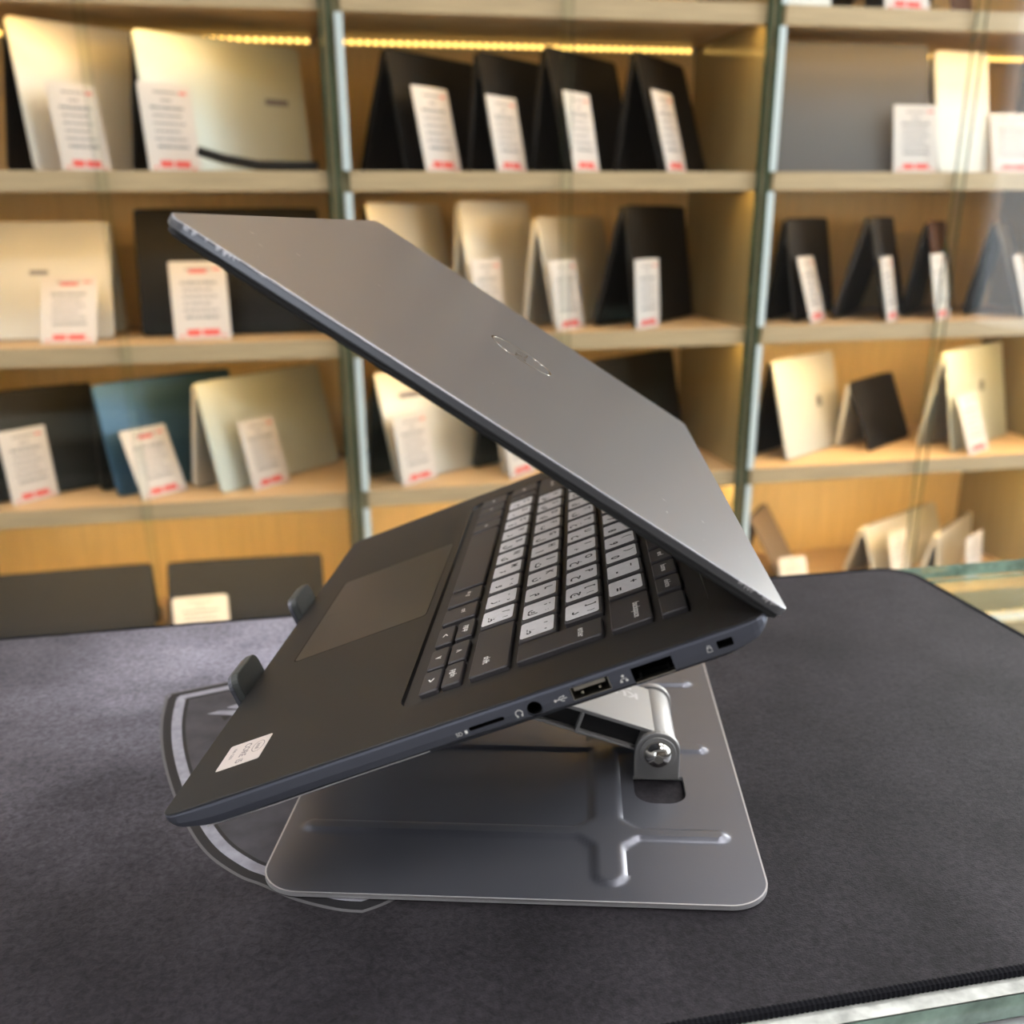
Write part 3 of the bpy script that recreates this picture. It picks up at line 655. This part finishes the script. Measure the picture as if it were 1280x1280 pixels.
# ------------------------------------------------------------------ laptops on show
def frame_of(X, Y, th, z): return Matrix.Translation((X, Y, z)) @ Matrix.Rotation(th, 4, 'Z')
def shown_laptop(X, Y, th, a, b_, H, L, row, colour, label, group, base='devblack', logo=None, dark_base=None, tablet=False):
    z0 = ZC + SH[row]
    o = tag(empty('tablet' if tablet else 'display_laptop', frame_of(X, Y, th, z0)), label, 'tablet' if tablet else 'laptop', group)
    Ml = Matrix.Rotation(-a, 4, 'X')                                     # (x along, y depth, z up the lid)
    th_l, th_b = .0055, .011
    XZ = lambda y: Matrix(((1, 0, 0, 0), (0, 0, 1, y), (0, 1, 0, 0), (0, 0, 0, 1)))
    lift = th_l * math.sin(a)
    bm = bmesh.new(); prism(bm, rrect(0, L, .0, H, .009, 4), 0, th_l, mtx=XZ(0)); bmesh.ops.recalc_face_normals(bm, faces=bm.faces[:])
    for v in bm.verts: v.co = Ml @ v.co + Vector((0, 0, max(0, th_l * math.sin(a)) * 1.0))
    ld_ = link('lid', bm, [colour], o, bevel=.0012)
    bm = bmesh.new(); prism(bm, rrect(.008, L - .008, .008, H - .012, .003, 3), th_l - .0002, th_l + .0004, mtx=XZ(0)); bmesh.ops.recalc_face_normals(bm, faces=bm.faces[:])
    for v in bm.verts: v.co = Ml @ v.co + Vector((0, 0, max(0, th_l * math.sin(a))))
    link('screen', bm, ['screen'], ld_)
    if logo:
        bm = bmesh.new(); lx, lz, w, h, c = logo
        box(bm, lx - w / 2, lx + w / 2, -.0004, .0002, lz - h / 2, lz + h / 2)
        for v in bm.verts: v.co = Ml @ v.co + Vector((0, 0, max(0, th_l * math.sin(a))))
        link('logo', bm, [c], ld_)
    # keyboard half: from the hinge down to the shelf behind
    hy, hz = H * math.sin(a), H * math.cos(a)
    fy = hy + hz * math.tan(b_); Lb = math.hypot(fy - hy, hz)
    ang = math.atan2(fy - hy, hz)
    bm = bmesh.new(); prism(bm, rrect(.0008, L - .0008, 0, Lb - .004, .008, 4), 0, th_b, mtx=XZ(0)); bmesh.ops.recalc_face_normals(bm, faces=bm.faces[:])
    Mb = Matrix.Translation((0, fy, .0005)) @ Matrix.Rotation(ang, 4, 'X')
    for v in bm.verts: v.co = Mb @ v.co
    link('base', bm, [base], o, bevel=.002)
    low = min(v.co.z for c in o.children for v in c.data.vertices)
    o.location.z += max(0., .0006 - low) if low < .0006 else 0
    bm = bmesh.new(); cyl(bm, Vector((L / 2, hy + th_l * .5 + .003, hz - .002)), (1, 0, 0), .004, L * .8, 12); link('hinge', bm, ['devblack'], o)
    return o
def price_tag(X, Y, th, a, w, h, row, label, group='price cards leaning on the shown laptops', red_top=False, plain=False, seed=0):
    z0 = ZC + SH[row]; rnd = random.Random(seed)
    o = tag(empty('price_card', frame_of(X, Y, th, z0)), label, 'price card', group)
    Ml = Matrix.Rotation(-a, 4, 'X'); lf = Vector((0, 0, .0012 * math.sin(a) + .0002))
    XZ = Matrix(((1, 0, 0, 0), (0, 0, 1, 0), (0, 1, 0, 0), (0, 0, 0, 1)))
    bm = bmesh.new(); prism(bm, rrect(0, w, 0, h, .006 if plain else .0025, 4), 0, .0012, mtx=XZ); bmesh.ops.recalc_face_normals(bm, faces=bm.faces[:])
    for v in bm.verts: v.co = Ml @ v.co + lf
    card = link('card', bm, ['paper'], o)
    bm = bmesh.new()
    def bar(x0, x1, zc, hh, mi): box(bm, w * x0, w * x1, -.0003, .0001, h * zc - hh / 2, h * zc + hh / 2, mi)
    z = .90
    for i, (c, hw) in enumerate(((.5, .22), (.5, .1), (.5, .32), (.48, .27), (.5, .3), (.46, .25), (.5, .31), (.52, .3))):
        if plain and i > 5: break
        if i == 1 and red_top: bar(c - .16, c + .16, .875, h * .05, 0)
        else:
            x = c - hw
            while x < c + hw:
                wl = rnd.uniform(.04, .12); bar(x, min(c + hw, x + wl), z - i * .088, h * (.024 if i not in (2, 7) else .034), 1); x += wl + .02
    if not plain:
        for x0, x1 in ((.22, .46), (.50, .80)): bar(x0, x1, .085, h * .085, 0)
        bar(.10, .16, .04, h * .03, 0); bar(.84, .9, .04, h * .03, 0); bar(.76, .9, .90, h * .03, 0)
    for v in bm.verts: v.co = Ml @ v.co + lf
    link('printing', bm, ['tagred', 'taggrey'], card)
    low = min(v.co.z for v in card.data.vertices); o.location.z += .0006 - low
    return o
ROWN = {0: 'laptops on the topmost shelves', 1: 'laptops on the upper shelves', 2: 'laptops on the second shelves', 3: 'laptops on the third shelves', 4: 'laptops on the lowest shelves'}
SHOWN = [
    (-0.3880, 1.7925, 0.6121, 0.1241, 0.3372, 0.2201, 0.3150, 1, 'silver', 'devblack', 'silver laptop at the far left of the upper shelf, its top corner brightly lit', None),  # L1
    (-0.2096, 1.7857, 0.5621, 0.1099, 0.2443, 0.2050, 0.2969, 1, 'pale', 'devblack', 'wide pale silver laptop in the upper left cabinet, black cable lying along its foot', (.24,.115,.045,.010,'taggrey')),  # L2
    (-0.6302, 1.8728, -0.0362, 0.3954, 0.2443, 0.2040, 0.3130, 2, 'white', 'silver', 'white laptop cut off by the left picture edge on the second shelf', (.195,.115,.03,.008,'taggrey')),  # L3
    (-0.2727, 1.8721, -0.0320, 0.2666, 0.2443, 0.2162, 0.3150, 2, 'black', 'devblack', 'black laptop on the second shelf beside the white one at far left', None),  # L4
    (-0.5985, 1.7758, 0.5155, 0.2903, 0.1047, 0.1871, 0.2750, 3, 'black', 'devblack', 'black laptop at the left picture edge on the third shelf', None),  # L5
    (-0.3360, 1.8019, 0.6458, 0.2299, 0.0873, 0.1960, 0.2750, 3, 'blue', 'devblack', 'blue laptop on the third shelf of the left cabinet', None),  # L6
    (-0.1589, 1.7859, 0.7883, 0.2191, 0.1571, 0.1956, 0.3030, 3, 'pale', 'silver', 'pale silver laptop right of the blue one on the third shelf', None),  # L7
    (-0.6245, 1.8097, 0.0455, 0.5389, 0.2443, 0.1544, 0.3147, 4, 'slate', 'devblack', 'dark grey laptop on the lowest shelf at the left picture edge', None),  # L8
    (-0.2874, 1.8099, -0.0284, 0.5499, 0.2443, 0.1579, 0.2905, 4, 'slate', 'devblack', 'dark grey laptop on the lowest shelf with a small white card before it', None),  # L9
    (0.1910, 1.7912, 0.7636, 0.1852, 0.3212, 0.1912, 0.2800, 1, 'black', 'devblack', 'first black laptop from the left on the upper shelf of the middle cabinet', None),  # M1
    (0.3457, 1.7932, 0.7805, 0.1954, 0.1047, 0.1903, 0.2600, 1, 'black', 'devblack', 'second black laptop from the left on the upper shelf of the middle cabinet', None),  # M2
    (0.4703, 1.7892, 0.7854, 0.2443, 0.1222, 0.2035, 0.2500, 1, 'black', 'devblack', 'third black laptop from the left on the upper shelf of the middle cabinet', None),  # M3
    (0.6355, 1.7799, 0.8589, 0.2958, 0.1396, 0.2017, 0.2360, 1, 'black', 'devblack', 'fourth and last black laptop on the upper shelf of the middle cabinet', None),  # M4
    (0.1537, 1.7881, 0.8027, 0.1991, 0.1083, 0.2201, 0.2100, 2, 'silver', 'devblack', 'silver laptop mostly hidden behind the open lid, first on the second middle shelf', None),  # M5
    (0.3093, 1.8365, 0.5909, 0.1745, 0.0698, 0.2225, 0.1800, 2, 'silver', 'silver', 'second silver laptop on the second shelf of the middle cabinet', None),  # M6
    (0.4536, 1.8069, 0.8165, 0.2158, 0.1134, 0.1959, 0.2587, 2, 'silver', 'silver', 'third silver laptop on the second middle shelf, its light base edge showing', None),  # M7
    (0.5956, 1.7789, 0.8431, 0.1384, 0.2326, 0.2118, 0.2926, 2, 'black', 'devblack', 'black laptop at the right end of the second shelf, middle cabinet', None),  # M8
    (0.1518, 1.7892, 0.5619, 0.2924, 0.1047, 0.2025, 0.2100, 3, 'silver', 'devblack', 'silver laptop seen under the open lid on the third middle shelf', (.07,.155,.05,.010,'taggrey')),  # M9
    (0.3560, 1.8079, 0.6259, 0.1997, 0.1960, 0.2038, 0.2500, 3, 'silver', 'devblack', 'silver laptop half hidden by the open lid, right of the other under it', None),  # M10
    (0.5489, 1.8040, 0.5892, 0.2145, 0.2443, 0.2053, 0.2668, 3, 'black', 'devblack', 'large black laptop on the third middle shelf, rising behind the lid', None),  # M11
    (0.8534, 1.7946, -0.0180, 0.2181, 0.2443, 0.2225, 0.3000, 1, 'gunmetal', 'devblack', 'wide dark grey laptop facing forward on the upper shelf of the right cabinet', None),  # R1
    (1.1699, 1.7835, 0.0781, 0.2448, 0.2443, 0.2138, 0.1156, 1, 'white', 'silver', 'narrow white device beside the wide grey laptop on the upper right shelf', None),  # R2
    (0.9246, 1.8105, 0.8234, 0.1646, 0.1172, 0.1884, 0.2820, 2, 'darkgrey', 'devblack', 'first dark laptop from the left on the second shelf, right cabinet', None),  # R3
    (1.0971, 1.7844, 0.8920, 0.2323, 0.2523, 0.1921, 0.2925, 2, 'darkgrey', 'darkgrey', 'second dark laptop on the second right shelf, gap showing between its halves', None),  # R4
    (1.2291, 1.8065, 0.8776, 0.2178, 0.1464, 0.1823, 0.2700, 2, 'brown', 'devblack', 'reddish brown laptop on the second shelf of the right cabinet', None),  # R5
    (0.9257, 1.7937, 0.5923, 0.2643, 0.1345, 0.1965, 0.2401, 3, 'silver', 'devblack', 'silver laptop with a small dark logo on the third right shelf', (.155,.10,.020,.022,'grey')),  # R6
    (1.1261, 1.8303, 0.6324, 0.4002, 0.0799, 0.1458, 0.2088, 3, 'black', 'silver', 'small tablet with a black screen propped on its stand, third right shelf', None),  # R7
    (1.2867, 1.7863, 0.5370, 0.2093, 0.1551, 0.2032, 0.2608, 3, 'pale', 'silver', 'pale laptop at the right end of the third right shelf', (.15,.12,.020,.022,'grey')),  # R8
    (0.9644, 1.8166, 0.9164, 0.5363, 0.2443, 0.1739, 0.1450, 4, 'taupe', 'devblack', 'brown laptop on the lowest right shelf, just behind the lid hinge', None),  # R9
    (1.1822, 1.8399, 0.5158, 0.3611, 0.2851, 0.1204, 0.3150, 4, 'silver', 'silver', 'silver laptop on the lowest right shelf above the mat corner', None),  # R10
    (1.3148, 1.8158, 0.6717, 0.0882, 0.2443, 0.1049, 0.2300, 4, 'silver', 'silver', 'silver laptop farthest right on the lowest shelf behind two panes', None),  # R11
    (0.8483, 1.7848, -0.0015, 0.2443, 0.2443, 0.2050, 0.0800, 0, 'silver', 'devblack', 'silver laptop foot on the topmost right shelf, cut by the picture top', None),  # R12
    (0.9999, 1.7890, 0.7854, 0.2443, 0.2443, 0.2050, 0.2000, 0, 'black', 'devblack', 'black laptop foot on the topmost right shelf, behind the price card', None),  # R13
    (1.1626, 1.7850, 0.7854, 0.2443, 0.2443, 0.2050, 0.2000, 0, 'brown', 'devblack', 'plum brown laptop foot at the right of the topmost shelf', None),  # R14
    (1.3921, 1.7838, 0.8057, 0.3664, 0.1903, 0.1883, 0.1800, 2, 'grey', 'devblack', 'grey laptop at the right picture edge on the second shelf', None),  # R15
]
CARDS = [
    (-0.3420, 1.7670, 0.6981, 0.1396, 0.0824, 0.1272, 1, 'price card on the bright silver laptop at the far left of the upper shelf', False, False),
    (-0.2151, 1.7747, 0.6125, 0.0823, 0.0907, 0.1291, 1, 'price card on the wide pale silver laptop, upper left shelf', False, False),
    (-0.4249, 1.8041, -0.1190, 0.4640, 0.0904, 0.1173, 2, 'price card before the white laptop at the left picture edge', True, False),
    (-0.2110, 1.8055, 0.0487, 0.2705, 0.0926, 0.1298, 2, 'price card with a red heading before the black laptop, second left shelf', True, False),
    (-0.5058, 1.7864, 0.8182, 0.0820, 0.0885, 0.1248, 3, 'price card at the left picture edge on the third shelf', False, False),
    (-0.2916, 1.7712, 0.7891, 0.3501, 0.0951, 0.1227, 3, 'price card with a red heading on the blue laptop', True, False),
    (-0.1041, 1.7928, 0.8235, 0.2269, 0.0902, 0.1246, 3, 'price card on the pale laptop right of the blue one', False, False),
    (-0.2713, 1.7817, 0.0415, 0.3194, 0.0993, 0.0979, 4, 'plain white rounded card on the lowest left shelf', False, True),
    (0.2213, 1.7662, 0.7679, 0.2094, 0.0950, 0.1339, 1, 'widest price card on the black laptops, first from the left', False, False),
    (0.3406, 1.7633, 0.7854, 0.1963, 0.0897, 0.1202, 1, 'second price card from the left on the row of black laptops', False, False),
    (0.4716, 1.7608, 0.7679, 0.1956, 0.0868, 0.1285, 1, 'third price card from the left on the row of black laptops', False, False),
    (0.6423, 1.7742, 0.8239, 0.2721, 0.0882, 0.1372, 1, 'fourth price card from the left on the row of black laptops', False, False),
    (0.3038, 1.7752, 0.8024, 0.1080, 0.0940, 0.1239, 2, 'price card half hidden behind the upper edge of the open lid', False, False),
    (0.4457, 1.7656, 0.7840, 0.1642, 0.0948, 0.1212, 2, 'price card on the third silver laptop, second middle shelf', False, False),
    (0.5887, 1.7535, 0.7670, 0.0669, 0.0918, 0.1202, 2, 'price card on the black laptop, right end of the second middle shelf', False, False),
    (0.1598, 1.7660, 0.6980, 0.1720, 0.0906, 0.1250, 3, 'price card seen under the open lid on the third middle shelf', False, False),
    (0.3606, 1.7752, 0.7662, 0.2034, 0.0844, 0.1251, 3, 'price card cut by the lower edge of the open lid', False, False),
    (1.0703, 1.7697, 0.0000, 0.1920, 0.0882, 0.1153, 1, 'price card on the wide dark grey laptop, upper right shelf', False, False),
    (1.2774, 1.7760, -0.0393, 0.3355, 0.0882, 0.1097, 1, 'price card at the right picture edge on the upper shelf', False, False),
    (0.9422, 1.7822, 0.7802, 0.3033, 0.0933, 0.1235, 2, 'narrow price card on the first dark laptop, second right shelf', False, False),
    (1.0851, 1.7548, 0.8045, 0.2240, 0.0895, 0.1193, 2, 'narrow price card on the second dark laptop, second right shelf', False, False),
    (1.1957, 1.7673, 0.7015, 0.2112, 0.0899, 0.1231, 2, 'narrow price card on the reddish brown laptop', False, False),
    (1.3819, 1.7546, 0.7364, 0.3316, 0.0901, 0.1231, 2, 'price card at the right picture edge on the second shelf', False, False),
    (1.3034, 1.7557, 0.5476, 0.3572, 0.0915, 0.1218, 3, 'price card on the pale laptop, third right shelf', False, False),
    (0.9478, 1.8092, 0.0314, 0.3707, 0.0625, 0.0784, 4, 'small white card before the brown laptop on the lowest right shelf', False, True),
    (1.2125, 1.8193, 0.5805, 0.2378, 0.0926, 0.1061, 4, 'pinkish white card on the silver laptop above the mat corner', False, True),
    (1.3626, 1.7864, 0.6118, 0.1047, 0.0946, 0.1008, 4, 'white card farthest right on the lowest shelf', False, True),
    (1.0180, 1.7670, 0.1089, 0.2094, 0.0915, 0.1240, 0, 'price card on the topmost right shelf, cut by the picture top', False, False),
]
for X, Y, th, a, b_, H, L_, row, c, bc, lab, lg in SHOWN:
    shown_laptop(X, Y, th, a, b_, H, L_, row, c, lab, None if c == 'black' and H < .16 else ROWN[row], bc, lg, tablet=(H < .16 and c == 'black'))
for i, (X, Y, th, a, w, h, row, lab, rt, pln) in enumerate(CARDS):
    price_tag(X, Y, th, a, w, h, row, lab, red_top=rt, plain=pln, seed=i)
# black cable in front of the pale laptop on the upper left shelf
pts = [Vector((-.140, 1.776, ZC + SH[1] + .030)), Vector((-.10, 1.772, ZC + SH[1] + .018)), Vector((-.05, 1.770, ZC + SH[1] + .009)), Vector((.0, 1.772, ZC + SH[1] + .008)), Vector((.045, 1.775, ZC + SH[1] + .008))]
bm = bmesh.new(); prev = None
for i in range(33):
    t = i / 32 * (len(pts) - 1); k = min(int(t), len(pts) - 2); p = pts[k].lerp(pts[k + 1], t - k); rr = .0075
    d = (pts[k + 1] - pts[k]).normalized(); u_ = Vector((0, 0, 1)).cross(d).normalized(); w_ = d.cross(u_)
    rg = ring(bm, [p + u_ * rr * math.cos(j * math.pi / 4) + w_ * rr * math.sin(j * math.pi / 4) for j in range(8)])
    if prev: bridge(bm, prev, rg)
    else: bm.faces.new(rg[::-1])
    prev = rg
bm.faces.new(prev)
tag(link('cable', bm, ['devblack'], smooth=True), 'black cable lying along the foot of the wide pale laptop', 'cable')

# ------------------------------------------------------------------ the shop: floor, walls, ceiling lamps, daylight
def struct(name, fn, m, bevel=0.):
    b = bmesh.new(); fn(b); return tag(link(name, b, m if isinstance(m, list) else [m], bevel=bevel), kind='structure')
RX0, RX1, RY0, RY1, RZ = -3.2, 3.4, -3.6, 2.12, 2.85
struct('floor', lambda b: box(b, RX0, RX1, RY0, RY1 + .1, -.05, 0), 'floor')
struct('ceiling', lambda b: box(b, RX0, RX1, RY0, RY1 + .1, RZ, RZ + .05), 'ceil')
def wb(b):
    box(b, RX0, 1.74, RY1, RY1 + .1, 0, RZ); box(b, 3.3, RX1, RY1, RY1 + .1, 0, RZ); box(b, 1.74, 3.3, RY1, RY1 + .1, 2.45, RZ); box(b, 1.74, 3.3, RY1, RY1 + .1, 0, .12)
struct('wall_back', wb, 'wall')
w3 = struct('added_window_3', lambda b: box(b, 1.74, 3.3, RY1 + .05, RY1 + .06, .12, 2.45), 'fill_window3')  # unseen daylight window, added to brighten the lid toward its hinge
b = bmesh.new()
for x in (1.74, 2.50, 3.26): box(b, x, x + .04, RY1 + .01, RY1 + .05, .12, 2.45)
for z in (.12, 2.41): box(b, 1.78, 3.26, RY1 + .01, RY1 + .05, z, z + .04)
link('window_frame', b, ['alu'], w3)
struct('wall_left', lambda b: box(b, RX0 - .1, RX0, RY0, RY1 + .1, 0, RZ), 'walleft')
def wr(b):
    box(b, RX1, RX1 + .1, RY0, -1.3, 0, RZ); box(b, RX1, RX1 + .1, 1.5, RY1 + .1, 0, RZ); box(b, RX1, RX1 + .1, -1.3, 1.5, 0, .6); box(b, RX1, RX1 + .1, -1.3, 1.5, 2.5, RZ)
struct('wall_right', wr, 'wall')
def wfr(b):
    box(b, RX0, -3.0, RY0 - .1, RY0, 0, RZ); box(b, -2.0, RX1, RY0 - .1, RY0, 0, RZ); box(b, -3.0, -2.0, RY0 - .1, RY0, 0, .6); box(b, -3.0, -2.0, RY0 - .1, RY0, 2.5, RZ)
struct('wall_front', wfr, 'walldark')
struct('added_window_2', lambda b: box(b, -3.0, -2.0, RY0 - .06, RY0 - .05, .6, 2.5), 'fill_window2')  # unseen window added to light the laptop's near side and keys
wn = struct('window_1', lambda b: box(b, RX1 + .05, RX1 + .06, -1.3, 1.5, .6, 2.5), 'window')
def wf(b):
    for y in (-1.3, -.4, .5, 1.46): box(b, RX1 + .01, RX1 + .05, y, y + .04, .6, 2.5)
    for z in (.6, 2.46): box(b, RX1 + .01, RX1 + .05, -1.3, 1.5, z, z + .04)
b = bmesh.new(); wf(b); link('window_frame', b, ['alu'], wn)
for k, (x, y) in enumerate(((-2.3, -.9), (-2.3, .75), (-.9, -.9), (1.0, -.9), (2.5, -.9), (-.9, .75), (1.0, .75), (2.5, .75))):  # the two leftmost panels are added to brighten the keys
    lp = tag(empty('ceiling_light', Matrix.Translation((x, y, RZ))), 'square white ceiling light panel above the shop floor', 'ceiling light', 'ceiling light panels')
    b = bmesh.new(); 
    for q in ((-.31, .31, -.31, -.29), (-.31, .31, .29, .31), (-.31, -.29, -.29, .29), (.29, .31, -.29, .29)): box(b, *q, -.02, -.001)
    link('frame', b, ['panelframe'], lp)
    b = bmesh.new(); box(b, -.29, .29, -.29, .29, -.012, -.002); link('diffuser', b, ['panel'], lp)
w = bpy.data.worlds.new('world'); SC.world = w; w.use_nodes = True
w.node_tree.nodes['Background'].inputs['Color'].default_value = (.75, .85, 1, 1); w.node_tree.nodes['Background'].inputs['Strength'].default_value = .3
SC.view_settings.view_transform = 'Standard'; SC.view_settings.look = 'None'; SC.view_settings.gamma = 1; SC.view_settings.exposure = 0.0; SC.view_settings.use_curve_mapping = False
SC.cycles.use_denoising = True; SC.cycles.max_bounces = 8; SC.cycles.transparent_max_bounces = 24; SC.cycles.sample_clamp_indirect = 6
